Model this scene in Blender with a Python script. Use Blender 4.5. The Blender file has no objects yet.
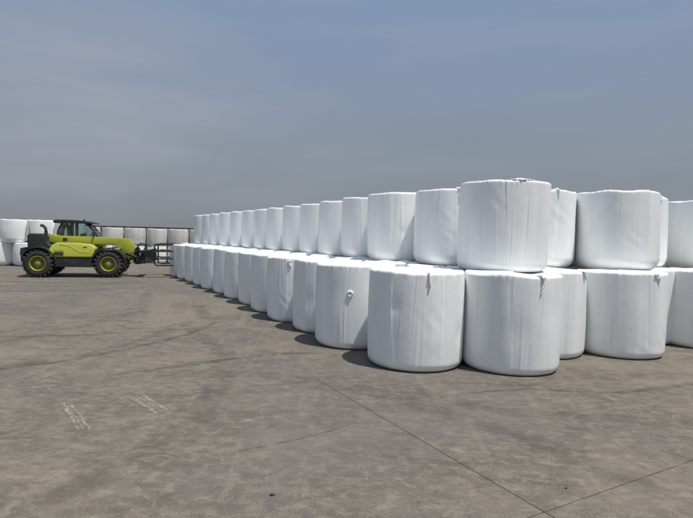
import bpy, bmesh, math, random
import numpy as np
from mathutils import Matrix, Vector

S = bpy.context.scene
C = S.collection
rad = math.radians

# ------------------------------------------------------------------ camera
cam = bpy.data.cameras.new('camera')
cam.sensor_width = 36.0
cam.lens = 512.0 / 693.0 * 36.0
cam.clip_start = 0.05
cam.clip_end = 6000
camo = bpy.data.objects.new('camera', cam)
C.objects.link(camo)
camo.matrix_world = (Matrix.Translation((0, 0, 1.589)) @ Matrix.Rotation(rad(90 - 2.3556), 4, 'X')
                     @ Matrix.Rotation(rad(1.3689), 4, 'Z'))
S.camera = camo

# ------------------------------------------------------------------ world, sun, exposure
EXPO = 0.48
SUN_EL = rad(71.5)
SUN_AZ = Vector((0.86, -0.51, 0)).normalized()
sun_dir = Vector((SUN_AZ.x * math.cos(SUN_EL), SUN_AZ.y * math.cos(SUN_EL), math.sin(SUN_EL)))
W = bpy.data.worlds.new('World')
S.world = W
W.use_nodes = True
nt = W.node_tree
nt.nodes.clear()
out = nt.nodes.new('ShaderNodeOutputWorld')
bg = nt.nodes.new('ShaderNodeBackground')
bg.inputs['Strength'].default_value = 0.1
sky = nt.nodes.new('ShaderNodeTexSky')
sky.sky_type = 'NISHITA'
sky.sun_disc = False
sky.sun_elevation = SUN_EL
sky.sun_rotation = math.atan2(SUN_AZ.x, SUN_AZ.y)
sky.air_density = 1.0
sky.dust_density = 3.0
tc = nt.nodes.new('ShaderNodeTexCoord')
sep = nt.nodes.new('ShaderNodeSeparateXYZ')
nt.links.new(tc.outputs['Generated'], sep.inputs[0])
ramp = nt.nodes.new('ShaderNodeValToRGB')       # dusty grey air low down, dull blue above it
cr = ramp.color_ramp
def s2l(c):
    return tuple((v / 255 / 12.92 if v / 255 < .04045 else ((v / 255 + .055) / 1.055) ** 2.4) for v in c)
SKYC = [(0.0, (129, 134, 139)), (0.07, (130, 137, 144)), (0.16, (133, 143, 154)), (0.28, (132, 148, 171)),
        (0.42, (130, 151, 179)), (1.0, (140, 160, 182))]
cr.elements[0].position = 0.0
cr.elements[0].color = s2l(SKYC[0][1]) + (1,)
cr.elements[1].position = 1.0
cr.elements[1].color = s2l(SKYC[-1][1]) + (1,)
for p, c in SKYC[1:-1]:
    e = cr.elements.new(p)
    e.color = s2l(c) + (1,)
nt.links.new(sep.outputs['Z'], ramp.inputs['Fac'])
# thin, wide, almost invisible veils of cloud
mp = nt.nodes.new('ShaderNodeMapping')
mp.inputs['Scale'].default_value = (1.3, 1.3, 7.0)
mp.inputs['Rotation'].default_value = (0.05, 0.12, 0.3)
nz = nt.nodes.new('ShaderNodeTexNoise')
nz.inputs['Scale'].default_value = 1.6
nz.inputs['Detail'].default_value = 5
nz.inputs['Roughness'].default_value = 0.5
nz.inputs['Distortion'].default_value = 0.4
nt.links.new(tc.outputs['Generated'], mp.inputs[0])
nt.links.new(mp.outputs[0], nz.inputs['Vector'])
vr = nt.nodes.new('ShaderNodeMapRange')
vr.inputs[1].default_value = 0.45
vr.inputs[2].default_value = 0.8
vr.inputs[3].default_value = 0.0
vr.inputs[4].default_value = 0.3
nt.links.new(nz.outputs['Fac'], vr.inputs[0])
veil = nt.nodes.new('ShaderNodeMixRGB')
veil.inputs['Color2'].default_value = s2l((163, 167, 178)) + (1,)
bank = nt.nodes.new('ShaderNodeVectorMath')
bank.operation = 'DISTANCE'
bmp = nt.nodes.new('ShaderNodeMapping')
bmp.inputs['Scale'].default_value = (1.0, 1.0, 2.6)
nt.links.new(tc.outputs['Generated'], bmp.inputs[0])
nt.links.new(bmp.outputs[0], bank.inputs[0])
bank.inputs[1].default_value = (-0.50, 0.82, 0.19 * 2.6)
br = nt.nodes.new('ShaderNodeMapRange')
br.interpolation_type = 'SMOOTHSTEP'
br.inputs[1].default_value = 0.62
br.inputs[2].default_value = 0.0
br.inputs[3].default_value = 0.0
br.inputs[4].default_value = 0.85
nt.links.new(bank.outputs['Value'], br.inputs[0])
bn = nt.nodes.new('ShaderNodeMath')
bn.operation = 'MULTIPLY_ADD'
bn.use_clamp = True
nm = nt.nodes.new('ShaderNodeMapRange')
nm.inputs[1].default_value = 0.3
nm.inputs[2].default_value = 0.7
nm.inputs[3].default_value = 0.35
nm.inputs[4].default_value = 1.0
nt.links.new(nz.outputs['Fac'], nm.inputs[0])
nt.links.new(br.outputs[0], bn.inputs[0])
nt.links.new(nm.outputs[0], bn.inputs[1])
nt.links.new(vr.outputs[0], bn.inputs[2])
nt.links.new(bn.outputs[0], veil.inputs['Fac'])
nt.links.new(ramp.outputs['Color'], veil.inputs['Color1'])
gain = nt.nodes.new('ShaderNodeVectorMath')
gain.operation = 'SCALE'
gain.inputs['Scale'].default_value = 10.0 * 2 ** -EXPO
nt.links.new(veil.outputs['Color'], gain.inputs[0])
mixs = nt.nodes.new('ShaderNodeMixRGB')
mixs.inputs['Fac'].default_value = 0.93
nt.links.new(sky.outputs['Color'], mixs.inputs['Color1'])
nt.links.new(gain.outputs['Vector'], mixs.inputs['Color2'])
nt.links.new(mixs.outputs['Color'], bg.inputs['Color'])
nt.links.new(bg.outputs[0], out.inputs['Surface'])

sl = bpy.data.lights.new('sun', 'SUN')
sl.energy = 3.2
sl.angle = rad(1.4)
sl.color = (1.0, 0.955, 0.89)
so = bpy.data.objects.new('sun', sl)
C.objects.link(so)
so.rotation_euler = sun_dir.to_track_quat('Z', 'Y').to_euler()
so.location = (20, -8, 50)

S.view_settings.view_transform = 'Standard'
S.view_settings.look = 'None'
S.view_settings.gamma = 1
S.view_settings.exposure = EXPO
S.view_settings.use_curve_mapping = False

# ------------------------------------------------------------------ helpers
def mesh(name, V, F, smooth=True):
    m = bpy.data.meshes.new(name)
    m.from_pydata([tuple(v) for v in V], [], [tuple(f) for f in F])
    m.validate()
    m.polygons.foreach_set('use_smooth', [smooth] * len(m.polygons))
    m.update()
    return m

def link(name, me, mat=None, parent=None, loc=(0, 0, 0), rot=(0, 0, 0)):
    o = bpy.data.objects.new(name, me)
    C.objects.link(o)
    if mat is not None and me is not None and not me.materials:
        me.materials.append(mat)
    o.location = loc
    o.rotation_euler = rot
    if parent is not None:
        o.parent = parent
    return o

def tag(o, label=None, cat=None, group=None, kind=None):
    if label: o['label'] = label
    if cat: o['category'] = cat
    if group: o['group'] = group
    if kind: o['kind'] = kind
    return o

def bm_mesh(name, bm, smooth=False, bevel=0.0, seg=2, angle=35):
    bmesh.ops.recalc_face_normals(bm, faces=bm.faces)
    if bevel > 0:
        es = [e for e in bm.edges if len(e.link_faces) == 2 and e.calc_face_angle(0) > rad(angle)]
        bmesh.ops.bevel(bm, geom=es, offset=bevel, segments=seg, profile=0.6, affect='EDGES', clamp_overlap=True)
    me = bpy.data.meshes.new(name)
    bm.to_mesh(me)
    bm.free()
    me.polygons.foreach_set('use_smooth', [smooth] * len(me.polygons))
    if smooth:
        me.set_sharp_from_angle(angle=rad(40))
    return me

def add_box(bm, x0, x1, y0, y1, z0, z1, M=None):
    vs = [bm.verts.new((x, y, z)) for x in (x0, x1) for y in (y0, y1) for z in (z0, z1)]
    for f in ((0, 1, 3, 2), (4, 6, 7, 5), (0, 4, 5, 1), (2, 3, 7, 6), (0, 2, 6, 4), (1, 5, 7, 3)):
        bm.faces.new([vs[i] for i in f])
    if M is not None:
        for v in vs: v.co = M @ v.co
    return vs

def add_prism(bm, poly, y0, y1, yt=None):
    """side-view polygon (x, z) pulled from y0 to y1"""
    a = [bm.verts.new((x, y0, z)) for x, z in poly]
    b = [bm.verts.new((x, y1, z)) for x, z in poly]
    n = len(poly)
    bm.faces.new(a)
    bm.faces.new(b[::-1])
    for i in range(n):
        j = (i + 1) % n
        bm.faces.new([a[j], a[i], b[i], b[j]])

def add_tube(bm, pts, r, n=8, closed=False):
    pts = [Vector(p) for p in pts]
    rings = []
    N = len(pts)
    up = Vector((0, 0, 1))
    for i, p in enumerate(pts):
        if closed:
            d = pts[(i + 1) % N] - pts[i - 1]
        else:
            d = pts[min(i + 1, N - 1)] - pts[max(i - 1, 0)]
        d.normalize()
        u = up if abs(d.dot(up)) < 0.95 else Vector((0, 1, 0))
        s = d.cross(u).normalized()
        t = s.cross(d).normalized()
        rr = r[i] if isinstance(r, (list, tuple)) else r
        rings.append([bm.verts.new(p + (s * math.cos(a) + t * math.sin(a)) * rr)
                      for a in [2 * math.pi * k / n for k in range(n)]])
    for i in range(N if closed else N - 1):
        A, B = rings[i], rings[(i + 1) % N]
        for k in range(n):
            bm.faces.new([A[k], A[(k + 1) % n], B[(k + 1) % n], B[k]])
    if not closed:
        bm.faces.new(rings[0][::-1])
        bm.faces.new(rings[-1])

def add_lathe(bm, prof, n=40):
    """profile (radius, y) turned round the y axis"""
    rings = []
    for r, y in prof:
        if r < 1e-6:
            rings.append([bm.verts.new((0, y, 0))])
        else:
            rings.append([bm.verts.new((r * math.cos(a), y, r * math.sin(a)))
                          for a in [2 * math.pi * k / n for k in range(n)]])
    for A, B in zip(rings, rings[1:]):
        for k in range(n):
            q = [A[k % len(A)], A[(k + 1) % n % len(A)], B[(k + 1) % n % len(B)], B[k % len(B)]]
            u = []
            for v in q:
                if v not in u: u.append(v)
            if len(u) > 2: bm.faces.new(u)

# ------------------------------------------------------------------ materials
def new_mat(name):
    m = bpy.data.materials.new(name)
    m.use_nodes = True
    return m, m.node_tree, m.node_tree.nodes['Principled BSDF']

def N(t, typ, **kw):
    n = t.nodes.new(typ)
    for k, v in kw.items():
        if k in n.inputs: n.inputs[k].default_value = v
        else: setattr(n, k, v)
    return n

def noise(t, vec, scale, detail=4, rough=0.55, dist=0.0):
    n = N(t, 'ShaderNodeTexNoise')
    n.inputs['Scale'].default_value = scale
    n.inputs['Detail'].default_value = detail
    n.inputs['Roughness'].default_value = rough
    n.inputs['Distortion'].default_value = dist
    if vec is not None: t.links.new(vec, n.inputs['Vector'])
    return n.outputs['Fac']

def mrange(t, v, a, b, c, d, smooth=False):
    n = N(t, 'ShaderNodeMapRange')
    if smooth: n.interpolation_type = 'SMOOTHSTEP'
    for i, x in enumerate((a, b, c, d)): n.inputs[i + 1].default_value = x
    t.links.new(v, n.inputs[0])
    return n.outputs[0]

def mix(t, fac, a, b, mode='MIX'):
    n = N(t, 'ShaderNodeMixRGB', blend_type=mode)
    for s, k in ((fac, 'Fac'), (a, 'Color1'), (b, 'Color2')):
        if isinstance(s, (int, float)): n.inputs[k].default_value = s
        elif isinstance(s, tuple): n.inputs[k].default_value = s if len(s) == 4 else s + (1,)
        else: t.links.new(s, n.inputs[k])
    return n.outputs['Color']

def math_n(t, op, a, b=0.0):
    n = N(t, 'ShaderNodeMath', operation=op)
    for i, s in enumerate((a, b)):
        if isinstance(s, (int, float)): n.inputs[i].default_value = s
        else: t.links.new(s, n.inputs[i])
    return n.outputs[0]

def mapping(t, vec, scale, rot=(0, 0, 0)):
    n = N(t, 'ShaderNodeMapping')
    n.inputs['Scale'].default_value = scale
    n.inputs['Rotation'].default_value = rot
    t.links.new(vec, n.inputs['Vector'])
    return n.outputs[0]

def bump(t, h, strength, dist, normal=None):
    n = N(t, 'ShaderNodeBump')
    n.inputs['Strength'].default_value = strength
    n.inputs['Distance'].default_value = dist
    t.links.new(h, n.inputs['Height'])
    if normal is not None: t.links.new(normal, n.inputs['Normal'])
    return n.outputs['Normal']

def film_mat(name, a, b, dirt, rough=(0.24, 0.42)):
    m, t, p = new_mat(name)
    tcn = N(t, 'ShaderNodeTexCoord')
    oi = N(t, 'ShaderNodeObjectInfo')
    off = N(t, 'ShaderNodeVectorMath', operation='SCALE')
    cmb = N(t, 'ShaderNodeCombineXYZ')
    t.links.new(oi.outputs['Random'], cmb.inputs[0])
    t.links.new(oi.outputs['Random'], cmb.inputs[2])
    t.links.new(cmb.outputs[0], off.inputs[0])
    off.inputs['Scale'].default_value = 37.0
    ad = N(t, 'ShaderNodeVectorMath', operation='ADD')
    t.links.new(tcn.outputs['Object'], ad.inputs[0])
    t.links.new(off.outputs[0], ad.inputs[1])
    v = ad.outputs[0]
    bands = noise(t, mapping(t, v, (5, 5, 0.35)), 1.0, 3, 0.5, 0.3)       # overlapping film layers
    fine = noise(t, mapping(t, v, (42, 42, 1.1)), 1.0, 4, 0.6, 0.2)      # stretched pleats
    blot = noise(t, v, 3.2, 4, 0.55)
    col = mix(t, mrange(t, bands, 0.35, 0.65, 0, 1, True), a, b)
    col = mix(t, math_n(t, 'MULTIPLY', mrange(t, blot, 0.52, 0.75, 0, 1, True), 0.35), col, dirt)
    t.links.new(col, p.inputs['Base Color'])
    t.links.new(mrange(t, blot, 0.3, 0.7, rough[0], rough[1]), p.inputs['Roughness'])
    n1 = bump(t, fine, 0.14, 0.010)
    n2 = bump(t, noise(t, v, 9, 4, 0.6), 0.16, 0.012, n1)
    t.links.new(n2, p.inputs['Normal'])
    p.inputs['Specular IOR Level'].default_value = 0.4
    return m

M_film = film_mat('white_stretch_film', (0.875, 0.885, 0.880), (0.81, 0.825, 0.825), (0.73, 0.725, 0.70))
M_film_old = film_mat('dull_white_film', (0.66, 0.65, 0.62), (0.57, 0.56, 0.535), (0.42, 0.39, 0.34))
M_film_far = film_mat('bright_white_film', (0.88, 0.88, 0.875), (0.84, 0.84, 0.84), (0.70, 0.68, 0.64))

def concrete():
    m, t, p = new_mat('worn_concrete')
    g = N(t, 'ShaderNodeNewGeometry')
    v = g.outputs['Position']
    big = noise(t, v, 0.22, 4, 0.55, 0.6)
    mid = noise(t, mapping(t, v, (1, 1.7, 1), (0, 0, 0.5)), 0.9, 6, 0.62, 0.8)
    sm = noise(t, v, 5.0, 6, 0.68, 0.3)
    fin = noise(t, v, 48, 5, 0.8)
    streak = noise(t, mapping(t, v, (0.5, 3.2, 1), (0, 0, 0.25)), 1.0, 5, 0.6, 1.2)
    streak2 = noise(t, mapping(t, v, (3.0, 0.45, 1), (0, 0, 0.45)), 0.9, 5, 0.6, 1.0)
    pat = noise(t, mapping(t, v, (1, 1, 1), (0, 0, 1.1)), 2.1, 5, 0.62, 0.5)
    c = mix(t, mrange(t, mid, 0.32, 0.68, 0, 1), (0.110, 0.096, 0.079), (0.188, 0.161, 0.124))
    c = mix(t, mrange(t, big, 0.44, 0.60, 0, 0.7, True), c, (0.120, 0.108, 0.095))
    c = mix(t, mrange(t, streak, 0.52, 0.66, 0, 0.65, True), c, (0.080, 0.071, 0.061))
    c = mix(t, mrange(t, streak2, 0.55, 0.70, 0, 0.55, True), c, (0.224, 0.192, 0.147))
    c = mix(t, mrange(t, pat, 0.54, 0.66, 0, 0.35, True), c, (0.094, 0.083, 0.074))
    c = mix(t, mrange(t, pat, 0.46, 0.34, 0, 0.32, True), c, (0.210, 0.182, 0.142))
    c = mix(t, mrange(t, sm, 0.52, 0.66, 0.0, 0.5), c, (0.092, 0.080, 0.069))
    c = mix(t, mrange(t, sm, 0.47, 0.33, 0.0, 0.5), c, (0.228, 0.200, 0.159))
    c = mix(t, mrange(t, fin, 0.47, 0.3, 0.0, 0.6), c, (0.056, 0.049, 0.042))
    c = mix(t, mrange(t, fin, 0.58, 0.70, 0.0, 0.55), c, (0.296, 0.267, 0.218))
    grit = noise(t, mapping(t, v, (1, 1.4, 1), (0, 0, 0.4)), 9, 7, 0.72, 0.5)
    c = mix(t, mrange(t, grit, 0.51, 0.63, 0.0, 0.55), c, (0.088, 0.077, 0.067))
    c = mix(t, mrange(t, grit, 0.48, 0.36, 0.0, 0.6), c, (0.235, 0.205, 0.163))
    tan_ = noise(t, mapping(t, v, (1, 1, 1), (0, 0, 2.0)), 0.33, 5, 0.6, 0.9)
    c = mix(t, mrange(t, tan_, 0.52, 0.66, 0.0, 0.45, True), c, (0.205, 0.176, 0.140))
    c = mix(t, mrange(t, tan_, 0.48, 0.36, 0.0, 0.35, True), c, (0.125, 0.116, 0.112))
    chip = noise(t, v, 85, 3, 0.6)
    c = mix(t, mrange(t, chip, 0.60, 0.68, 0.0, 0.6), c, (0.33, 0.30, 0.255))
    c = mix(t, mrange(t, chip, 0.40, 0.32, 0.0, 0.6), c, (0.06, 0.054, 0.05))
    rosy = noise(t, mapping(t, v, (1, 1, 1), (0, 0, 0.8)), 1.4, 4, 0.6, 0.4)
    c = mix(t, mrange(t, rosy, 0.54, 0.68, 0.0, 0.35, True), c, (0.178, 0.148, 0.132))
    far = noise(t, v, 0.09, 3, 0.5)
    c = mix(t, mrange(t, far, 0.4, 0.62, 0.0, 0.25, True), c, (0.10, 0.094, 0.088))
    hs = N(t, 'ShaderNodeHueSaturation', Saturation=0.95, Value=1.02)
    t.links.new(c, hs.inputs['Color'])
    t.links.new(hs.outputs['Color'], p.inputs['Base Color'])
    t.links.new(mrange(t, mid, 0.3, 0.7, 0.75, 0.95), p.inputs['Roughness'])
    p.inputs['Specular IOR Level'].default_value = 0.25
    n1 = bump(t, sm, 0.25, 0.012)
    t.links.new(bump(t, fin, 0.35, 0.004, n1), p.inputs['Normal'])
    return m

M_concrete = concrete()

def mark_mat(name, col, thr, soft, scale, amount=1.0):
    """a worn mark: the noise eats holes in it"""
    m, t, p = new_mat(name)
    g = N(t, 'ShaderNodeNewGeometry')
    nf = noise(t, g.outputs['Position'], scale, 5, 0.65)
    p.inputs['Base Color'].default_value = col + (1,)
    p.inputs['Roughness'].default_value = 0.9
    at = N(t, 'ShaderNodeAttribute', attribute_name='edge')
    a = math_n(t, 'MULTIPLY', mrange(t, nf, thr - soft, thr + soft, 0, 1, True), at.outputs['Fac'])
    t.links.new(math_n(t, 'MULTIPLY', a, amount), p.inputs['Alpha'])
    return m

M_scrape = mark_mat('pale_scrape', (0.40, 0.37, 0.32), 0.50, 0.12, 16, 0.75)
M_scrape_faint = mark_mat('faint_scrape', (0.36, 0.325, 0.27), 0.52, 0.14, 9, 0.5)
M_rubber_mark = mark_mat('tyre_smear', (0.045, 0.043, 0.042), 0.46, 0.14, 3.5, 0.32)
M_track = mark_mat('faint_tyre_track', (0.075, 0.069, 0.064), 0.52, 0.16, 2.6, 0.26)
M_crack = mark_mat('crack_dirt', (0.05, 0.046, 0.042), 0.46, 0.12, 7, 0.6)

def paint(name, col, rough, metallic=0.0, dust=(0.28, 0.25, 0.2), dustamt=0.35, coat=0.0):
    m, t, p = new_mat(name)
    tcn = N(t, 'ShaderNodeTexCoord')
    nf = noise(t, tcn.outputs['Object'], 4.0, 6, 0.65)
    c = mix(t, mrange(t, nf, 0.42, 0.75, 0.0, dustamt, True), col, dust)
    t.links.new(c, p.inputs['Base Color'])
    t.links.new(mrange(t, nf, 0.35, 0.7, rough, min(1, rough + 0.3)), p.inputs['Roughness'])
    p.inputs['Metallic'].default_value = metallic
    p.inputs['Coat Weight'].default_value = coat
    return m

M_lime = paint('lime_paint', (0.385, 0.415, 0.032), 0.32, dustamt=0.25, coat=0.2)
M_rim = paint('lime_rim_paint', (0.27, 0.30, 0.05), 0.45, dustamt=0.5)
M_black = paint('black_plastic', (0.018, 0.019, 0.021), 0.5, dustamt=0.15)
M_steel = paint('dark_steel', (0.016, 0.016, 0.017), 0.45, 0.3, dustamt=0.18)
M_rubber = paint('tyre_rubber', (0.028, 0.027, 0.026), 0.8, dust=(0.13, 0.115, 0.095), dustamt=0.6)
M_chrome = paint('cylinder_rod', (0.55, 0.55, 0.56), 0.18, 1.0, dustamt=0.1)
M_amber = paint('amber_lens', (0.75, 0.25, 0.02), 0.25, dustamt=0.1)
M_lamp = paint('clear_lamp_lens', (0.75, 0.76, 0.76), 0.15, dustamt=0.1)
M_seat = paint('dark_fabric', (0.02, 0.021, 0.024), 0.9, dustamt=0.1)
M_frame = paint('dark_frame_paint', (0.022, 0.023, 0.025), 0.6, 0.2, dustamt=0.3)

def glass():
    m, t, p = new_mat('tinted_cab_glass')
    t.nodes.remove(p)
    o = t.nodes['Material Output']
    tr = N(t, 'ShaderNodeBsdfTransparent')
    tr.inputs['Color'].default_value = (0.80, 0.88, 0.87, 1)
    gl = N(t, 'ShaderNodeBsdfGlossy')
    gl.inputs['Roughness'].default_value = 0.04
    df = N(t, 'ShaderNodeBsdfDiffuse')
    df.inputs['Color'].default_value = (0.35, 0.36, 0.34, 1)
    fr = N(t, 'ShaderNodeFresnel')
    fr.inputs['IOR'].default_value = 1.5
    m1 = N(t, 'ShaderNodeMixShader')
    t.links.new(fr.outputs[0], m1.inputs[0])
    t.links.new(tr.outputs[0], m1.inputs[1])
    t.links.new(gl.outputs[0], m1.inputs[2])
    m2 = N(t, 'ShaderNodeMixShader')
    m2.inputs[0].default_value = 0.10
    t.links.new(m1.outputs[0], m2.inputs[1])
    t.links.new(df.outputs[0], m2.inputs[2])
    t.links.new(m2.outputs[0], o.inputs['Surface'])
    return m

M_glass = glass()

# ------------------------------------------------------------------ ground: slabs in a bed, joints left open
E1 = Vector((-0.486, 0.874, 0)).normalized()          # along the bale rows, away from the camera
E2 = Vector((E1.y, -E1.x, 0))
O = Vector((1.205, 2.965, 0))
yard = link('concrete_yard', mesh('yard', [(-2500, -2500, -0.008), (2500, -2500, -0.008), (2500, 2500, -0.008), (-2500, 2500, -0.008)],
                                  [(0, 1, 2, 3)], False), M_concrete)
tag(yard, kind='structure')
SL = 7.0
gap = 0.003
bm = bmesh.new()
add_box(bm, gap, SL - gap, gap, SL - gap, -0.0079, 0.0)
slab_me = bm_mesh('slab', bm, False, 0.002, 1)
slab_me.materials.append(M_concrete)
ang = math.atan2(E2.y, E2.x)
for i in range(-4, 5):
    for j in range(-2, 6):
        q = O + E2 * (i * SL) + E1 * (j * SL)
        link('concrete_slab', slab_me, None, yard, (q.x, q.y, 0), (0, 0, ang))

def ribbon(name, pts, widths, mat, z, seed=0, wob=0.0, closed=False, cross=5):
    """flat worn mark on the concrete, soft at its edges through the 'edge' attribute"""
    rnd = random.Random(seed)
    P = [Vector((p[0], p[1], 0)) for p in pts]
    dense = []
    nP = len(P)
    for i in range(nP if closed else nP - 1):
        a, b = P[i], P[(i + 1) % nP]
        k = max(2, int((b - a).length / 0.06))
        for s in range(k): dense.append(a.lerp(b, s / k))
    if not closed: dense.append(P[-1])
    for _ in range(3):
        D = dense[:]
        for i in range(1, len(D) - 1): dense[i] = (D[i - 1] + D[i] * 2 + D[i + 1]) / 4
    V, F, ed = [], [], []
    n = len(dense)
    for i, p in enumerate(dense):
        d = (dense[(i + 1) % n] - dense[i - 1]) if closed else (dense[min(i + 1, n - 1)] - dense[max(i - 1, 0)])
        d.normalize()
        s = Vector((-d.y, d.x, 0))
        u = i / max(1, n - 1)
        wd = widths[0] + (widths[1] - widths[0]) * u
        wd *= 1 + rnd.uniform(-.25, .25)
        p = p + s * rnd.uniform(-wob, wob)
        endf = 1.0 if closed else min(1, u * 8, (1 - u) * 8)
        for c in range(cross):
            f = c / (cross - 1) * 2 - 1
            V.append(p + s * (f * wd / 2) + Vector((0, 0, z)))
            ed.append((1 - f * f) ** 0.5 * endf)
    for i in range(n if closed else n - 1):
        j = (i + 1) % n
        for c in range(cross - 1):
            F.append((i * cross + c, i * cross + c + 1, j * cross + c + 1, j * cross + c))
    me = mesh(name, V, F, False)
    at = me.attributes.new('edge', 'FLOAT', 'POINT')
    at.data.foreach_set('value', ed)
    return link(name, me, mat, yard)

for q0, q1, ee in ((3.1, 34, E1), ):
    a_ = O + ee * q0
    b_ = O + ee * q1
    n_ = Vector((-ee.y, ee.x, 0)) * .012
    link('joint_filler', mesh('joint_filler', [a_ - n_ + Vector((0, 0, .0004)), a_ + n_ + Vector((0, 0, .0004)), b_ + n_ + Vector((0, 0, .0004)), b_ - n_ + Vector((0, 0, .0004))],
                              [(0, 3, 2, 1)], False), M_concrete, yard)
sc = 0
def zz():
    global sc
    sc += 1
    return 0.0008 + sc * 0.00015
for a, b, w in [((-2.66, 4.76), (-2.08, 4.00), .035), ((-2.59, 4.75), (-2.00, 4.02), .03), ((-2.63, 4.74), (-2.04, 4.01), .012),
                ((-2.10, 4.94), (-1.60, 4.42), .045), ((-2.01, 5.00), (-1.51, 4.47), .035), ((-2.06, 4.98), (-1.56, 4.45), .015)]:
    ribbon('scrape_mark', [a, ((a[0] + b[0]) / 2 + .01, (a[1] + b[1]) / 2), b], (w * 1.2, w * .8), M_scrape, zz(), sc, 0.008)
for a, b, w in [((-4.57, 7.23), (-3.99, 6.83), .09), ((-4.3, 6.5), (-3.75, 6.55), .16), ((-3.24, 5.12), (-2.85, 5.07), .09), ((-3.3, 5.2), (-2.8, 5.16), .05),
                ((-1.66, 3.52), (-1.11, 2.96), .016), ((-1.35, 3.18), (-1.13, 2.97), .03), ((-1.32, 3.16), (-1.15, 3.02), .02), ((-0.9, 4.3), (-0.3, 4.55), .10), ((-4.4, 7.9), (-3.9, 7.95), .18)]:
    ribbon('scrape_mark', [a, ((a[0] + b[0]) / 2 + .01, (a[1] + b[1]) / 2 + .01), b], (w, w), M_scrape_faint, zz(), sc, 0.008)
ribbon('tyre_mark', [(-3.80, 8.66), (-3.78, 8.95), (-3.62, 9.13), (-3.38, 9.2), (-3.12, 9.13), (-2.96, 8.95), (-3.02, 8.66), (-3.22, 8.5), (-3.47, 8.44), (-3.68, 8.5)],
       (.05, .05), M_rubber_mark, zz(), 5, 0.006, True)
ribbon('tyre_mark', [(-5.6, 7.42), (-4.6, 7.67), (-3.97, 7.83), (-3.2, 8.2), (-2.0, 8.9)], (.05, .10), M_rubber_mark, zz(), 6, .006)
ribbon('tyre_mark', [(-4.3, 5.5), (-3.45, 6.16), (-2.92, 7.01), (-2.5, 8.0), (-2.3, 9.6)], (.12, .2), M_rubber_mark, zz(), 7, .01)
ribbon('tyre_mark', [(-2.6, 5.6), (-1.6, 6.4), (-.9, 6.9), (-.2, 7.0)], (.2, .12), M_rubber_mark, zz(), 8, .01)
ribbon('tyre_mark', [(1.0, 5.2), (2.0, 5.5), (2.9, 5.4), (4.2, 5.9), (5.5, 6.5)], (.05, .22), M_rubber_mark, zz(), 9, .01)
ribbon('tyre_mark', [(-12, 15.8), (-9, 15.6), (-7.0, 16.1), (-6.2, 17.0)], (.3, .3), M_rubber_mark, zz(), 12, .01)
for k_, P_ in enumerate([[(-14, 14.6), (-10.5, 14.2), (-8, 14.9), (-6.6, 16.2)], [(-14, 13.2), (-9.5, 12.9), (-7.2, 13.6), (-5.8, 15.0)], [(-7, 4.8), (-4.6, 7.6), (-4.2, 10.5), (-5.4, 14.0)],
                         [(-5.6, 3.9), (-3.2, 6.7), (-2.7, 9.8), (-3.9, 13.3)], [(-1.9, 2.2), (-1.2, 4.4), (-1.5, 6.6), (-2.9, 9.2)], [(2.4, 2.6), (1.6, 4.0), (.4, 5.2), (-1.6, 6.1)],
                         [(5.5, 5.0), (3.5, 4.5), (1.5, 4.7), (.2, 5.7)], [(6.5, 6.6), (4.0, 6.2), (2.4, 5.9), (1.4, 5.5)]]):
    ribbon('tyre_mark', P_, (.30, .36), M_track, zz(), 30 + k_, .012, cross=7)
ribbon('crack', [(-.82, 3.66), (-.72, 3.75), (-.5, 3.86), (-.26, 4.01), (-.05, 4.18), (.06, 4.32), (.22, 4.4), (.37, 4.41)], (.016, .007), M_crack, zz(), 13, .008)
ribbon('crack', [(-.75, 4.25), (-.5, 4.2), (-.3, 4.22), (-.1, 4.2)], (.009, .006), M_crack, zz(), 14, .008)
ribbon('crack', [(1.15, 4.95), (1.45, 4.98), (1.65, 4.9), (1.9, 5.0)], (.014, .006), M_crack, zz(), 15, .01)
ribbon('crack', [(-1.0, 5.35), (-.7, 5.42), (-.35, 5.5), (-.05, 5.42)], (.012, .008), M_crack, zz(), 16, .01)

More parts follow.
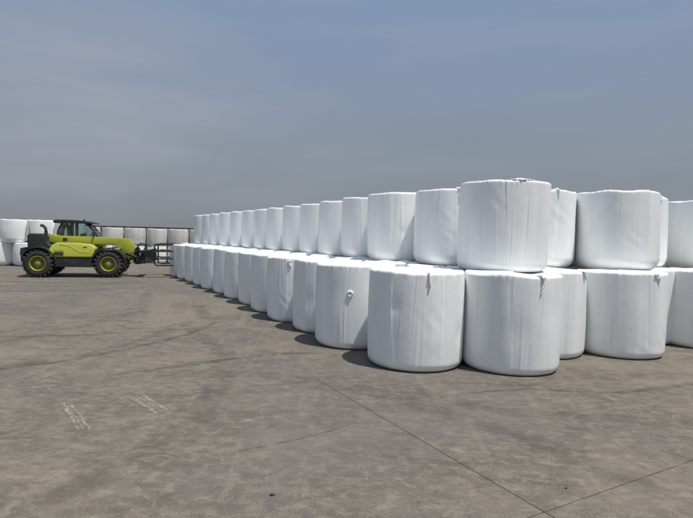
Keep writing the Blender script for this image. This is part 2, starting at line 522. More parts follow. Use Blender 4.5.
# ------------------------------------------------------------------ wrapped bales
def bale_mesh(seed, R=0.6, H=1.2, nu=144, ns=34, soft=0.085, pleat=1.0, dent=1.0, barrel=0.012):
    g = np.random.default_rng(seed)
    # profile: (radius factor, height, tangent kind)
    pr = []
    rb, rt = soft, 0.034
    for k in range(1, 5): pr.append(((R - rb) * k / 5, 0.0))
    hb = rb * 1.2
    for k in range(12):
        a = math.pi / 2 * k / 11
        pr.append((R - rb + rb * math.sin(a), hb - hb * math.cos(a)))
    for k in range(1, ns):
        pr.append((R, hb + (H - hb - rt) * k / ns))
    for k in range(8):
        a = math.pi / 2 * k / 7
        pr.append((R - rt + rt * math.cos(a), H - rt + rt * math.sin(a)))
    for k in range(1, 12): pr.append(((R - rt) * (1 - k / 12), H))
    pr = np.array(pr)
    th = np.linspace(0, 2 * math.pi, nu, endpoint=False)
    T, Rr = np.meshgrid(th, pr[:, 0])
    _, Z = np.meshgrid(th, pr[:, 1])
    u = Z / H
    side = np.clip((Rr - (R - 0.13)) / 0.1, 0, 1)
    # radial displacement
    d = barrel * 4 * u * (1 - u)
    for k in range(2, 7):                                    # uneven, lumpy outline
        a = g.normal(0, 0.006 * dent / (k / 2))
        d = d + a * np.cos(k * T + g.uniform(0, 6.3) + g.normal(0, .6) * u) * (0.6 + 0.4 * np.cos(3 * u + g.uniform(0, 6)))
    for _ in range(9):                                       # dents from handling
        t0, z0 = g.uniform(0, 6.3), g.uniform(.1, .9)
        sa, sz = g.uniform(.12, .35), g.uniform(.08, .25)
        dt = np.angle(np.exp(1j * (T - t0)))
        d = d - g.uniform(-.5, 1) * .011 * dent * np.exp(-(dt / sa) ** 2 - ((u - z0) / sz) ** 2)
    for _ in range(26):                                      # vertical pleats in the film
        t0, sk = g.uniform(0, 6.3), g.normal(0, .05)
        wd = g.uniform(.010, .05)
        z0, sz = g.uniform(0, 1), g.uniform(.2, .7)
        dt = np.angle(np.exp(1j * (T - t0 - sk * (u - .5))))
        d = d + g.choice([-1, 1]) * g.uniform(.002, .006) * pleat * np.exp(-(dt / wd) ** 2) * np.exp(-((u - z0) / sz) ** 2)
    for _ in range(9):                                      # overlaps: a step on one side, fading on the other
        t0, sk = g.uniform(0, 6.3), g.normal(0, .09)
        dt = np.angle(np.exp(1j * (T - t0 - sk * (u - .5)))) * g.choice([-1, 1])
        d = d + .004 * pleat * np.where(dt > 0, np.exp(-dt / .16), np.exp(dt / .012))
    for _ in range(10):                                      # sharp creases where the film was pulled tight
        t0, sk = g.uniform(0, 6.3), g.normal(0, .12)
        z0, sz = g.uniform(.1, .9), g.uniform(.15, .4)
        dt = np.angle(np.exp(1j * (T - t0 - sk * (u - .5) - .02 * np.sin(5 * u + t0))))
        d = d - g.uniform(.002, .0045) * pleat * np.exp(-(dt / .012) ** 2) * np.exp(-((u - z0) / sz) ** 2) + .002 * pleat * np.exp(-((dt - .03) / .02) ** 2) * np.exp(-((u - z0) / sz) ** 2)
    for _ in range(5):                                       # slack film: short slanting wrinkles
        t0, z0 = g.uniform(0, 6.3), g.uniform(.1, .9)
        dt = np.angle(np.exp(1j * (T - t0)))
        d = d + .0014 * dent * np.sin((dt * g.uniform(10, 20) + u * g.uniform(15, 40)) + t0) * np.exp(-(dt / .3) ** 2 - ((u - z0) / .12) ** 2)
    rimw = np.exp(-((Z - H) / .06) ** 2)
    gath = np.zeros_like(T)
    for _ in range(14):                                      # gathers where the film turns over the rim
        k = int(g.integers(18, 60))
        gath += g.normal(0, 1) * np.cos(k * T + g.uniform(0, 6.3))
    gath /= 3.5
    d = d + .0018 * gath * rimw
    edge_lump = sum(g.normal(0, .0024) * np.cos(k * T + g.uniform(0, 6.3)) for k in range(1, 9))
    Rn = Rr + d * side
    X, Y = Rn * np.cos(T), Rn * np.sin(T)
    top = np.clip((Z - (H - .25)) / .25, 0, 1)
    Zn = Z + top ** 2 * (edge_lump + .0018 * gath * np.clip(Rr / R, 0, 1) ** 2)
    flat = (Z > H - 1e-6)
    bump_t = sum(g.normal(0, .005) * np.cos(X * g.normal(0, 6) + Y * g.normal(0, 6) + g.uniform(0, 6.3)) for _ in range(10))
    Zn = Zn + flat * (1 - (Rr / R) ** 2) * bump_t * 1.2
    lean = g.normal(0, .008, 2)
    X = X + lean[0] * u
    Y = Y + lean[1] * u
    V = np.stack([X, Y, Zn], -1).reshape(-1, 3)
    nr = len(pr)
    i = np.arange(nr - 1)[:, None]
    j = np.arange(nu)[None]
    jn = (j + 1) % nu
    F = np.stack([i * nu + j, i * nu + jn, (i + 1) * nu + jn, (i + 1) * nu + j], -1).reshape(-1, 4).tolist()
    V = V.tolist()
    V.append([0, 0, 0.0])
    V.append([lean[0], lean[1], float(Zn[-1].mean())])
    b, tp = len(V) - 2, len(V) - 1
    for k in range(nu):
        F.append([b, (k + 1) % nu, k])
        F.append([tp, (nr - 1) * nu + k, (nr - 1) * nu + (k + 1) % nu])
    return mesh('bale', V, F, True)

def film_tail(parent, ang, seed, R=0.6, H=1.2, length=.2, width=.05, knot=(.05, .03), up=.0):
    """a loose end of film: a low crumpled lump on the rim and, from it, a folded strip lying down the side"""
    g = random.Random(seed)
    ph = [g.uniform(0, 6.3) for _ in range(8)]
    er, et = Vector((math.cos(ang), math.sin(ang), 0)), Vector((-math.sin(ang), math.cos(ang), 0))
    bm = bmesh.new()
    if length > 0:
        n, c = 22, 11
        rows = []
        for i in range(n):
            u = i / (n - 1)
            z = H + up + .012 - u * length
            w = width * (1.0 - .75 * u) * (1 + .35 * math.sin(u * 8 + ph[0]))
            sx = width * .35 * math.sin(u * 3.2 + ph[1])
            row = []
            for k in range(c):
                f = k / (c - 1) * 2 - 1
                fold = .011 * abs(math.sin(f * 3.1 + ph[2] + u * 2.5)) + .006 * math.sin(u * 13 + f * 2 + ph[3])
                edge = (1 - f * f) ** .5
                a = ang + (f * w / 2 + sx) / R
                r = R + .004 + (.012 + fold) * edge - (.05 * max(0, .1 - u) / .1)
                row.append(bm.verts.new((r * math.cos(a), r * math.sin(a), z + .006 * math.sin(f * 4 + ph[4]))))
            rows.append(row)
        for A, B in zip(rows, rows[1:]):
            for k in range(c - 1): bm.faces.new([A[k], A[k + 1], B[k + 1], B[k]])
    if knot:
        s = bmesh.ops.create_icosphere(bm, subdivisions=4, radius=1)
        for v in s['verts']:
            q = v.co.copy()
            k = 1 + .16 * math.sin(q.y * 5 + ph[5]) + .13 * math.sin(q.x * 6 + q.y * 3 + ph[6]) + .12 * abs(math.sin(q.y * 9 + q.z * 4 + ph[7]))
            v.co = er * (R - .045 + q.x * .05 * k) + et * (q.y * knot[0] * k) + Vector((0, 0, H + up + .004 + q.z * knot[1] * k))
    me = bm_mesh('tail', bm, True)
    me.materials.append(M_film)
    o = link('film_tail', me, None, parent)
    o.rotation_euler = (0, 0, -parent.rotation_euler.z)
    return o

PROTO = [bale_mesh(100 + i, nu=112, ns=26) for i in range(6)]
for m_ in PROTO: m_.materials.append(M_film)
placed = {}
def bale(key, x, y, z, label, group, near=False, R=0.6, seed=0, rot=None, **kw):
    if near:
        me = bale_mesh(seed, R, nu=380, ns=50, **kw)
        me.materials.append(M_film)
    else:
        me = PROTO[seed % 6]
    o = link('wrapped_bale', me, None, None, (x, y, z), (0, 0, rot if rot is not None else (seed * 2.399) % 6.283))
    g = random.Random(key)
    k = g.uniform(-.010, .006)
    o.scale = (1 + k, 1 + k, 1 + g.uniform(-.008, .006))
    o.rotation_euler.x = rad(g.uniform(-.35, .35))
    o.rotation_euler.y = rad(g.uniform(-.35, .35))
    tag(o, label, 'bale', group)
    placed[key] = o
    return o

def view_angle(o, off):
    """direction on the bale's rim that faces the camera, turned by off radians (positive = towards picture right)"""
    p = o.location
    return math.atan2(-p.y, -p.x) + off

ORD = ['first', 'second', 'third', 'fourth', 'fifth', 'sixth', 'seventh', 'eighth', 'ninth', 'tenth', 'eleventh', 'twelfth', 'thirteenth', 'fourteenth', 'fifteenth']
G_LOW = 'white wrapped bales of the lower tier'
G_UP = 'white wrapped bales of the upper tier'
ROW1 = [(0.91, 6.61), (0.15, 7.78), (-0.31, 8.90), (-0.92, 9.96), (-1.44, 11.05), (-1.93, 12.15), (-2.53, 13.20), (-3.09, 14.27),
        (-3.72, 15.29), (-4.26, 16.36), (-4.86, 17.40), (-5.47, 18.44), (-6.08, 19.47)]
row1_labels = {
    0: 'lower white bale at the near left corner, vertical film slit near its top right',
    1: 'lower white bale with a small ring-shaped mark high on its face',
    2: 'third lower front-row bale from the near corner, just left of the ring-marked bale',
    3: 'lower front-row white bale with a white film knot, fourth from the near corner',
    4: 'lower front-row white bale with torn film scraps near its rim, fifth from the near corner',
    12: 'last lower bale of the front row, half hidden between the telehandler clamp arms'}
for i, (x, y) in enumerate(ROW1):
    lb = row1_labels.get(i, 'lower front-row white bale, %s counted from the near corner bale' % ORD[i])
    bale('a%d' % i, x, y, 0, lb, G_LOW, near=i < 4, seed=11 + i * 3)
# second lower row, only slivers of their tops show
for i in range(12):
    mx = (ROW1[i][0] + ROW1[i + 1][0]) / 2 + E2.x * 1.12
    my = (ROW1[i][1] + ROW1[i + 1][1]) / 2 + E2.y * 1.12
    bale('b%d' % i, mx, my, 0, 'lower white bale whose top shows behind the %s and %s front-row bales' % (ORD[i], ORD[i + 1]),
         G_LOW, seed=60 + i * 5)
bale('B', 2.125, 6.55, 0, 'nearest lower white bale with a torn film tail at its top right', G_LOW, True, seed=204)
bale('C', 2.86, 7.47, 0, 'lower white bale set back right of the nearest lower bale, mostly hidden by it', G_LOW, True, seed=207)
bale('D', 4.06, 7.57, 0, 'lower white bale with a knotted film end at its right rim', G_LOW, True, seed=213)
bale('Eb', 4.98, 8.68, 0, 'lower white bale hidden behind the two rightmost lower bales', G_LOW, seed=32)
bale('E', 5.80, 8.36 - .55 + .5, 0, 'rightmost lower white bale, cut off by the right edge of the picture', G_LOW, True, seed=219)
for k, w_ in enumerate(('third upper bale from the far end', 'second upper bale from the far end', 'far-end upper bale')):
    i = 12 + k
    px_, py_ = -6.08 - .61 * (k + .5), 19.47 + 1.035 * (k + .5)
    bale('b%d' % i, px_ + E2.x * 1.12, py_ + E2.y * 1.12, 0, 'lower white bale underneath the ' + w_ + ' of the long row', G_LOW, seed=141 + k * 5)
bale('I0', 3.72, 9.05, 0, 'lower white bale deep inside the stack, under the bale in the upper gap', G_LOW, seed=151)
# upper tier
UZ = 1.195
UP = [(1.72, 8.49), (0.99, 9.51), (0.47, 10.60), (-0.05, 11.69), (-0.58, 12.78), (-1.13, 13.85), (-1.74, 14.90), (-2.30, 15.97),
      (-2.90, 17.02), (-3.52, 18.06), (-4.16, 19.10), (-4.77, 20.15), (-5.38, 21.20), (-6.02, 22.24)]
up_labels = {0: 'upper white bale with a ragged film tail, left of the largest upper bale',
             1: 'upper white bale with a small film lump on its rim, third from the near end',
             13: 'far-end upper white bale of the row, nearest the telehandler clamp'}
for i, (x, y) in enumerate(UP):
    lb = up_labels.get(i, 'upper-tier white bale in the receding row, %s from the near end' % ORD[i + 1])
    bale('u%d' % i, x, y, UZ, lb, G_UP, near=i < 3, seed=33 + i * 7, soft=.14) if i < 3 else bale('u%d' % i, x, y, UZ, lb, G_UP, seed=33 + i * 7)
bale('U1', 2.16, 7.17, UZ, 'largest upper white bale, at the near end directly over the nearest lower bales', G_UP, True, seed=301, soft=.10, pleat=1.3)
bale('U2', 3.05, 8.36, UZ, 'upper white bale half hidden behind the right side of the largest upper bale', G_UP, True, seed=307, soft=.15)
bale('U3', 4.29, 8.17, UZ, 'wide smooth upper white bale on top of the lower bale with the knotted film end', G_UP, True, seed=311, soft=.15)
bale('U4', 5.06, 9.22, UZ, 'narrow visible strip of an upper white bale between the two rightmost upper bales', G_UP, True, seed=317, soft=.15)
bale('U5', 6.52, 9.45, UZ, 'rightmost upper white bale, cut off by the right edge of the picture', G_UP, True, seed=323, soft=.15)

bale('I1', 3.75, 9.36, UZ, 'upper white bale glimpsed in the narrow gap left of the wide smooth upper bale', G_UP, seed=152)
bale('I2', 5.72, 10.46, UZ, 'upper white bale glimpsed in the dark gap beside the rightmost upper bale', G_UP, seed=154)
bale('I3', 5.75, 10.2, 0, 'lower white bale deep inside the stack, behind the rightmost lower bale', G_LOW, seed=155)
for key, off, sd, ln, wd, kn, up in [('a0', .27, 3, .19, .035, None, .0), ('B', .60, 4, .22, .06, (.03, .014), .0), ('C', 1.15, 5, .13, .05, (.04, .018), .0),
                                     ('D', .86, 6, .13, .085, (.05, .028), -.02), ('U1', .42, 7, 0, .10, (.15, .016), .0), ('U2', .55, 8, .14, .05, (.04, .02), .0),
                                     ('U4', .9, 9, .08, .07, (.06, .035), .0), ('u0', .28, 10, .22, .085, (.09, .022), .0), ('u1', .70, 11, .04, .06, (.07, .032), .0),
                                     ('a4', -.2, 12, .18, .10, (.04, .02), .0), ('a3', -.28, 13, .11, .06, (.04, .03), -.06)]:
    o = placed[key]
    film_tail(o, view_angle(o, off), sd, .6, 1.2, ln, wd, kn, up)

# the small ring pressed into the film of the second bale
o = placed['a1']
aa = view_angle(o, -.12)
bm = bmesh.new()
ring = []
for k in range(18):
    t_ = 2 * math.pi * k / 18
    a_ = aa + .030 * math.cos(t_) / .6 * (1 + .15 * math.sin(3 * t_))
    ring.append(((.612) * math.cos(a_), .612 * math.sin(a_), .80 + .034 * math.sin(t_)))
add_tube(bm, ring, .017, 8, True)
r_ = link('film_knot', bm_mesh('knot', bm, True), M_film, o)
r_.rotation_euler = (0, 0, -o.rotation_euler.z)

# ------------------------------------------------------------------ bales far left and behind the telehandler
FAR = [bale_mesh(500 + i, R=.585, H=1.03, nu=80, ns=18, soft=.17, barrel=.03) for i in range(3)]
for m_ in FAR: m_.materials.append(M_film_far)
GF = 'white bales stacked at the far left'
far_specs = [(-15.50, 0, 'lower white bale at the far left edge of the picture'),
             (-14.31, 0, 'lower white bale right of the dark gap, beside the telehandler rear'),
             (-13.12, 0, 'lower white bale hidden behind the rear wheel of the telehandler'),
             (-14.90, 1, 'upper white bale at the far left edge, over the dark gap'),
             (-13.72, 1, 'upper white bale behind the telehandler exhaust pipe'),
             (-12.54, 1, 'upper white bale seen through the telehandler cab windows')]
for k, (x, t_, lb) in enumerate(far_specs):
    o = link('wrapped_bale', FAR[k % 3], None, None, (x, 23.05 + .18 * (x + 14) * .5, t_ * 1.02), (0, 0, k * 1.7))
    tag(o, lb, 'bale', GF)
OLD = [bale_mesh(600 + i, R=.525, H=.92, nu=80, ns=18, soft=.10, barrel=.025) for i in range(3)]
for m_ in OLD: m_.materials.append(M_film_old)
OLDW = [m_.copy() for m_ in OLD]
for m_ in OLDW:
    m_.materials.clear()
    m_.materials.append(M_film_far)
GO = 'bales stacked behind the telehandler under the dark rail'
where = ['behind the telehandler windscreen', 'behind the bend of the green boom', 'directly behind the boom head', 'above the black clamp linkage',
         'behind the clamp arms', 'beside the far end of the long row']
for k in range(6):
    x = -13.44 + k * 1.055
    y = 27.5 + (x + 10.8) * .3 + (k % 2) * .03
    lo = link('wrapped_bale', OLDW[k % 3], None, None, (x, y, 0), (0, 0, k * 2.1))
    tag(lo, 'white lower bale of the background stack ' + where[k], 'bale', GO)
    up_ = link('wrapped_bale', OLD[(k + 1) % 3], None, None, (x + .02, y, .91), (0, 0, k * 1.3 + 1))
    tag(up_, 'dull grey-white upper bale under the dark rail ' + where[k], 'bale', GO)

# dark steel restraining frame standing in front of that stack
fr = link('steel_frame', None, None, None, (-10.4, 27.62, 0), (0, 0, math.atan(.3)))
tag(fr, 'dark steel rail frame with thin posts around the grey-white background bales', 'frame')
def fbm(name, fn, mat, parent, smooth=False, bevel=0.0, **kw):
    bm = bmesh.new()
    fn(bm)
    return link(name, bm_mesh(name, bm, smooth, bevel, **kw), mat, parent)
fbm('top_rail', lambda b: add_box(b, -3.0, 3.4, -.05, .05, 1.845, 1.925), M_frame, fr, False, .008)
for k in range(6):
    px_ = (-2.5 + k * 1.055) * 1.044
    fbm('post', lambda b: add_box(b, px_ - .022, px_ + .022, -.06, .06, 0, 1.844), M_frame, fr, False, .004)

# ------------------------------------------------------------------ telehandler (x forward, near side y < 0)
HD = rad(15)
T = link('telehandler', None, None, None, (-10.66, 18.12, 0), (0, 0, HD))
tag(T, 'lime green telehandler with black clamp arms at the far end of the bale row', 'telehandler')
WB = 2.20
# wheels
def wheel_meshes():
    bm = bmesh.new()
    R_, w = .45, .17
    add_lathe(bm, [(.255, -w + .02), (.29, -w - .005), (.37, -w - .012), (.425, -w + .02), (R_, -w + .07), (R_ + .003, 0), (R_, w - .07), (.425, w - .02), (.37, w + .012), (.29, w + .005), (.255, w - .02), (.255, -w + .02)], 48)
    for sgn in (-1, 1):
        for k in range(20):
            a = 2 * math.pi * (k + (.5 if sgn > 0 else 0)) / 20
            M_ = Matrix.Rotation(a, 4, 'Y') @ Matrix.Translation((R_ - .008, sgn * .088, 0)) @ Matrix.Rotation(sgn * rad(38), 4, 'X')
            add_box(bm, -.03, .034, -.105, .105, -.022, .022, M_)
    ty = bm_mesh('tyre', bm, True)
    bm = bmesh.new()
    add_lathe(bm, [(.257, -w + .005), (.262, -w - .012), (.245, -w - .015), (.225, -w + .03), (.205, -.02), (.13, -.03), (.12, -.075), (0, -.075)], 36)
    rim = bm_mesh('rim', bm, True)
    bm = bmesh.new()
    add_lathe(bm, [(.10, -.06), (.095, -.13), (.06, -.15), (0, -.15)], 24)
    for k in range(8):
        a = 2 * math.pi * k / 8
        M_ = Matrix.Translation((.165 * math.cos(a), -.045, .165 * math.sin(a)))
        add_box(bm, -.012, .012, -.012, .02, -.012, .012, M_)
    return ty, rim, bm_mesh('hub', bm, True)
ty, rim, hub = wheel_meshes()
for me_, m_ in ((ty, M_rubber), (rim, M_rim), (hub, M_rim)): me_.materials.append(m_)
for x in (0, WB):
    for y, rz in ((-.72, 0), (.72, math.pi)):
        w_ = link('wheel', rim, None, T, (x, y, .478), (0, 0, rz))
        w_.rotation_euler = (0, rad(13 * x + 7 * y), rz)
        link('tyre', ty, None, w_)
        link('hub', hub, None, w_)
# chassis and axles
def ch(b):
    add_prism(b, [(-.42, .45), (-.42, .92), (.35, .95), (2.35, .95), (2.62, .8), (2.55, .5), (1.8, .36), (.45, .36)], -.42, .42)
fbm('chassis', ch, M_black, T, False, .02)
for x in (0, WB):
    fbm('axle', lambda b: add_tube(b, [(x, -.6, .478), (x, -.2, .46), (x, .2, .46), (x, .6, .478)], [.09, .11, .11, .09], 12), M_steel, T, True)
fbm('side_skirt', lambda b: add_prism(b, [(.52, .36), (.46, .69), (1.66, .69), (1.72, .36)], -.84, -.425), M_black, T, False, .025)
fbm('fuel_tank', lambda b: add_prism(b, [(.52, .36), (.5, .75), (1.62, .75), (1.66, .36)], .425, .82), M_black, T, False, .03)
# engine pod: bonnet on the near side
def pod(b):
    add_prism(b, [(.36, .70), (.30, .92), (.38, 1.10), (.55, 1.20), (1.1, 1.195), (1.62, 1.15), (1.78, 1.02), (1.72, .84), (1.66, .70)], -.86, -.33)
bon = fbm('bonnet', pod, M_lime, T, True, .045, seg=4)
for v in bon.data.vertices:
    if v.co.y < -.5: v.co.y += max(0, v.co.z - .74) * .30
fbm('bonnet_crease', lambda b: add_prism(b, [(.62, 1.135), (.95, 1.10), (1.28, .90), (1.62, .86), (1.62, .845), (1.26, .875), (.93, 1.075), (.62, 1.115)], -.872, -.70), M_lime, bon, True, .006)
for v in bon.children[0].data.vertices:
    v.co.y += max(0, v.co.z - .74) * .30
fbm('bonnet_grille', lambda b: [add_box(b, .48, .78, -.866, -.84, .76 + k * .045, .782 + k * .045) for k in range(4)], M_black, bon, False, .003)
fbm('bonnet_handle', lambda b: add_box(b, 1.38, 1.5, -.785, -.73, 1.04, 1.065), M_black, bon, False, .005)
# rear engine cover and cooling box
fbm('rear_cover', lambda b: add_prism(b, [(-.38, .86), (-.40, 1.42), (-.33, 1.49), (.08, 1.49), (.15, 1.38), (.20, 1.18), (.34, 1.08), (.34, .9), (.1, .9)], -.62, .3), M_black, T, True, .035, seg=3)
fbm('counterweight', lambda b: add_prism(b, [(-.58, .52), (-.6, .98), (-.44, 1.02), (-.40, .48)], -.66, .66), M_black, T, False, .03)
def fender(b, cx, r0, r1, a0, a1, y0, y1, cz=.478):
    n = 14
    poly = [(cx + r1 * math.cos(rad(a0 + (a1 - a0) * k / n)), cz + r1 * math.sin(rad(a0 + (a1 - a0) * k / n))) for k in range(n + 1)]
    poly += [(cx + r0 * math.cos(rad(a1 - (a1 - a0) * k / n)), cz + r0 * math.sin(rad(a1 - (a1 - a0) * k / n))) for k in range(n + 1)]
    add_prism(b, poly, y0, y1)
for y0, y1 in ((-.9, -.5), (.5, .9)):
    fbm('fender', lambda b: fender(b, WB, .53, .565, 20, 165, y0, y1), M_black, T, True)
    fbm('fender', lambda b: fender(b, 0, .53, .565, 15, 150, y0, y1), M_black, T, True)
# exhaust and thin aerial
ex = fbm('exhaust_pipe', lambda b: add_tube(b, [(.14, -.45, 1.3), (.14, -.45, 1.55), (.12, -.45, 1.68), (.05, -.45, 1.76), (-.03, -.45, 1.775)], [.06, .055, .05, .05, .05], 12), M_black, T, True)
fbm('aerial', lambda b: add_tube(b, [(-.36, -.5, 1.45), (-.365, -.5, 1.72)], .009, 6), M_black, T)
fbm('rear_light', lambda b: add_box(b, -.62, -.585, -.6, -.46, .74, .86), M_amber, T, False, .008)
# boom: outer tube from the rear pivot forward, then the downturned head
bo = fbm('boom', lambda b: add_prism(b, [(.02, 1.24), (.08, 1.47), (.25, 1.475), (.5, 1.425), (2.45, 1.40), (2.5, 1.14), (2.35, 1.12), (.3, 1.18)], -.27, .03), M_lime, T, True, .022, seg=2)
fbm('boom_pivot', lambda b: add_tube(b, [(.13, -.36, 1.36), (.13, .12, 1.36)], .065, 16), M_black, bo, True)
fbm('boom_slide_pad', lambda b: add_box(b, .62, .76, -.283, -.265, 1.25, 1.35), M_black, bo, False, .004)
hd = fbm('boom_head', lambda b: add_prism(b, [(2.40, 1.385), (2.80, 1.375), (3.02, 1.02), (2.98, .72), (2.89, .57), (2.80, .57), (2.56, .86), (2.38, 1.16)], -.235, -.005), M_lime, T, True, .02, seg=2)
fbm('head_pin', lambda b: add_tube(b, [(2.85, -.30, .66), (2.85, .06, .66)], .045, 14), M_steel, hd, True)
fbm('head_plate', lambda b: add_prism(b, [(2.36, 1.05), (2.42, 1.36), (2.50, 1.37), (2.52, 1.0)], -.285, .045), M_lime, hd, False, .01)
fbm('hose_bundle', lambda b: [add_tube(b, [(2.25, yy, 1.12), (2.4, yy - .02, .92), (2.62, yy, .78), (2.9, yy, .85), (3.15, yy, .95)], .016, 7) for yy in (-.32, -.36, .10, .14)], M_steel, T, True)
lift = fbm('lift_cylinder', lambda b: add_tube(b, [(.95, -.12, .85), (1.65, -.12, 1.05)], .06, 14), M_black, T, True)
fbm('cylinder_rod', lambda b: add_tube(b, [(1.64, -.12, 1.047), (2.12, -.12, 1.19)], .032, 12), M_chrome, lift, True)
# work lights and mirror
for yy in (-.62, .55):
    hl = fbm('headlight', lambda b: add_box(b, 2.36, 2.46, yy - .07, yy + .07, .94, 1.06), M_black, T, False, .015)
    fbm('lens', lambda b: add_box(b, 2.461, 2.475, yy - .055, yy + .055, .955, 1.045), M_lamp, hl, False, .006)
    fbm('side_lens', lambda b: add_box(b, 2.385, 2.445, yy - .082, yy - .0702, .965, 1.035), M_lamp, hl, False, .004)
# cab
CX = dict(y0=.06, y1=.80)
cab = fbm('cab_body', lambda b: add_prism(b, [(.32, .75), (.32, 1.36), (1.70, 1.36), (1.86, 1.2), (1.80, .75)], .06, .80), M_lime, T, True, .03)
def pillar(pts, w, y):
    def f(b):
        add_tube(b, [(x, y, z) for x, z in pts], w, 8)
    return f
for y in (.09, .77):
    fbm('pillar', pillar([(.36, 1.33), (.37, 1.55), (.42, 1.72), (.52, 1.90)], .035, y), M_black, T, True)
    fbm('pillar', pillar([(.83, 1.33), (.83, 1.90)], .055, y), M_black, T, True)
    fbm('pillar', pillar([(1.70, 1.33), (1.58, 1.55), (1.44, 1.74), (1.26, 1.90)], .035, y), M_black, T, True)
rf = fbm('cab_roof', lambda b: add_prism(b, [(.24, 1.875), (.22, 1.965), (.34, 2.0), (.95, 2.0), (1.35, 1.965), (1.60, 1.90), (1.60, 1.87), (1.3, 1.89), (.8, 1.885)], .02, .84), M_black, T, True, .02, seg=2)
fbm('beacon', lambda b: [add_tube(b, [(1.2, .2, 1.96), (1.2, .2, 2.03)], .035, 12)], M_black, rf, True)
for y in (.075, .785):
    fbm('side_window', lambda b: add_prism(b, [(.38, 1.365), (.39, 1.55), (.44, 1.72), (.53, 1.88), (.80, 1.88), (.80, 1.365)], y - .003, y + .003), M_glass, T)
    fbm('door_window', lambda b: add_prism(b, [(.87, 1.365), (.87, 1.88), (1.24, 1.88), (1.42, 1.72), (1.56, 1.54), (1.67, 1.365)], y - .003, y + .003), M_glass, T)
wsp = [(1.71, 1.365), (1.59, 1.555), (1.45, 1.745), (1.27, 1.885)]
def wind(b):
    add_prism(b, wsp + [(x + .008, z + .004) for x, z in wsp[::-1]], .10, .76)
fbm('windscreen', wind, M_glass, T)
fbm('rear_window', lambda b: add_prism(b, [(.335, 1.37), (.345, 1.55), (.395, 1.73), (.48, 1.87), (.487, 1.865), (.403, 1.726), (.353, 1.55), (.343, 1.37)], .12, .74), M_glass, T)
st = fbm('operator_seat', lambda b: [add_box(b, .72, 1.15, .24, .62, 1.05, 1.2), add_prism(b, [(.66, 1.15), (.60, 1.72), (.70, 1.74), (.80, 1.18)], .24, .62)], M_seat, T, True, .03)
fbm('headrest', lambda b: add_box(b, .58, .68, .33, .53, 1.70, 1.84), M_seat, st, True, .03)
sw = fbm('steering_column', lambda b: add_tube(b, [(1.50, .43, 1.1), (1.38, .43, 1.42)], .035, 8), M_black, T, True)
fbm('steering_wheel', lambda b: add_tube(b, [(1.38 + .055 * math.cos(a), .43 + .17 * math.sin(a), 1.43 + .13 * math.cos(a)) for a in [2 * math.pi * k / 20 for k in range(20)]], .015, 7, True), M_black, sw, True)
fbm('joystick_console', lambda b: add_prism(b, [(1.05, 1.2), (1.08, 1.5), (1.26, 1.56), (1.34, 1.2)], .12, .22), M_black, T, True, .02)
mr = fbm('mirror', lambda b: add_box(b, 1.60, 1.64, -.36, -.24, 1.42, 1.62), M_black, T, True, .012)
fbm('mirror_arm', lambda b: add_tube(b, [(1.62, -.28, 1.45), (1.62, .05, 1.50)], .014, 7), M_black, mr, True)
fbm('wiper', lambda b: add_tube(b, [(1.70, .4, 1.39), (1.50, .52, 1.70)], .008, 6), M_black, T)
for k in range(2):
    fbm('cab_step', lambda b: add_box(b, 1.0, 1.4, .80, .95, .42 + k * .25, .45 + k * .25), M_steel, T, False, .005)
# quick hitch and clamp
cl = fbm('hitch_carriage', lambda b: [add_prism(b, [(2.93, .55), (2.98, 1.0), (3.05, 1.08), (3.12, 1.04), (3.10, .46), (3.02, .44)], -.34, .10),
                                      add_prism(b, [(3.12, .46), (3.05, .62), (3.2, .80), (3.24, .98), (3.34, .98), (3.36, .5)], -.56, -.52), add_prism(b, [(3.12, .46), (3.05, .62), (3.2, .80), (3.24, .98), (3.34, .98), (3.36, .5)], .28, .32)], M_steel, T, False, .018)
fbm('clamp_beam', lambda b: [add_box(b, 3.22, 3.40, -.78, .60, .50, .62), add_box(b, 3.22, 3.38, -.78, .60, .86, .96),
                             add_box(b, 3.24, 3.36, -.70, -.60, .622, .858), add_box(b, 3.24, 3.36, .40, .50, .622, .858), add_box(b, 3.24, 3.36, -.15, -.05, .622, .858)], M_steel, T, False, .01)
fbm('tilt_cylinder', lambda b: [add_tube(b, [(2.7, -.33, .85), (3.05, -.36, .70)], .05, 12), add_tube(b, [(3.1, -.5, .56), (3.55, -.66, .66)], .045, 12)], M_steel, T, True)
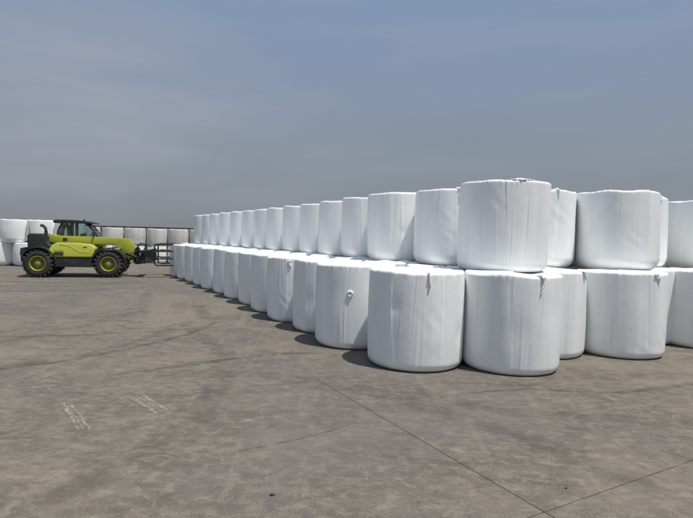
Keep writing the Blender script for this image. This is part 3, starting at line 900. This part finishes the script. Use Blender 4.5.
fbm('hydraulic_hose', lambda b: [add_tube(b, [(3.0, -.3, .95), (3.1, -.36, 1.16), (3.3, -.44, 1.2), (3.42, -.52, 1.0)], .018, 7),
                                 add_tube(b, [(3.0, -.1, .95), (3.15, -.1, 1.22), (3.38, -.2, 1.16), (3.4, -.3, .96)], .018, 7),
                                 add_tube(b, [(3.3, -.7, .9), (3.4, -.74, 1.1), (3.5, -.74, 1.2), (3.58, -.72, 1.1)], .016, 7)], M_steel, T, True)
for s in (-1, 1):
    yo = -.07 + s * .69
    arm = fbm('clamp_arm', lambda b: [add_prism(b, [(3.38, .52), (3.38, .96), (3.62, 1.02), (3.66, .56)], yo - .045, yo + .045)], M_steel, T, False, .012)
    y2 = yo
    def hoop(z0, z1):
        def f(b):
            c = .09
            add_tube(b, [(4.34, y2 - s * .06, z1), (4.1, y2, z1), (3.70 + c, y2, z1), (3.70 + c * .3, y2, z1 - c * .3), (3.70, y2, z1 - c),
                         (3.70, y2, z0 + c), (3.70 + c * .3, y2, z0 + c * .3), (3.70 + c, y2, z0), (4.1, y2, z0), (4.34, y2 - s * .06, z0)], .028, 8)
        return f
    fbm('clamp_tube', hoop(.44, 1.20), M_steel, arm, True)
    fbm('clamp_tube', hoop(.68, .95), M_steel, arm, True)
    for za, zb in ((.60, .70), (.90, .985)):
        fbm('arm_bracket', lambda b: add_box(b, 3.62, 3.72, y2 - .035, y2 + .035, za, zb), M_steel, arm, False, .008)

# ------------------------------------------------------------------ small stones on the concrete
M_stone = paint('dark_stone', (0.05, 0.047, 0.045), 0.9)
for k, (x, y, s, lb) in enumerate([(-.42, 3.08, .013, 'small dark stone on the concrete near the bottom of the picture'),
                                   (1.46, 3.26, .009, 'tiny dark stone on the concrete between the slab joints')]):
    bm = bmesh.new()
    bmesh.ops.create_icosphere(bm, subdivisions=2, radius=s)
    g = random.Random(k)
    for v in bm.verts:
        v.co *= g.uniform(.75, 1.15)
        v.co.z *= .55
        v.co.x *= 1.4
    zmin = min(v.co.z for v in bm.verts)
    o = link('stone', bm_mesh('stone', bm, True), M_stone, None, (x, y, -zmin), (0, 0, k))
    tag(o, lb, 'stone')
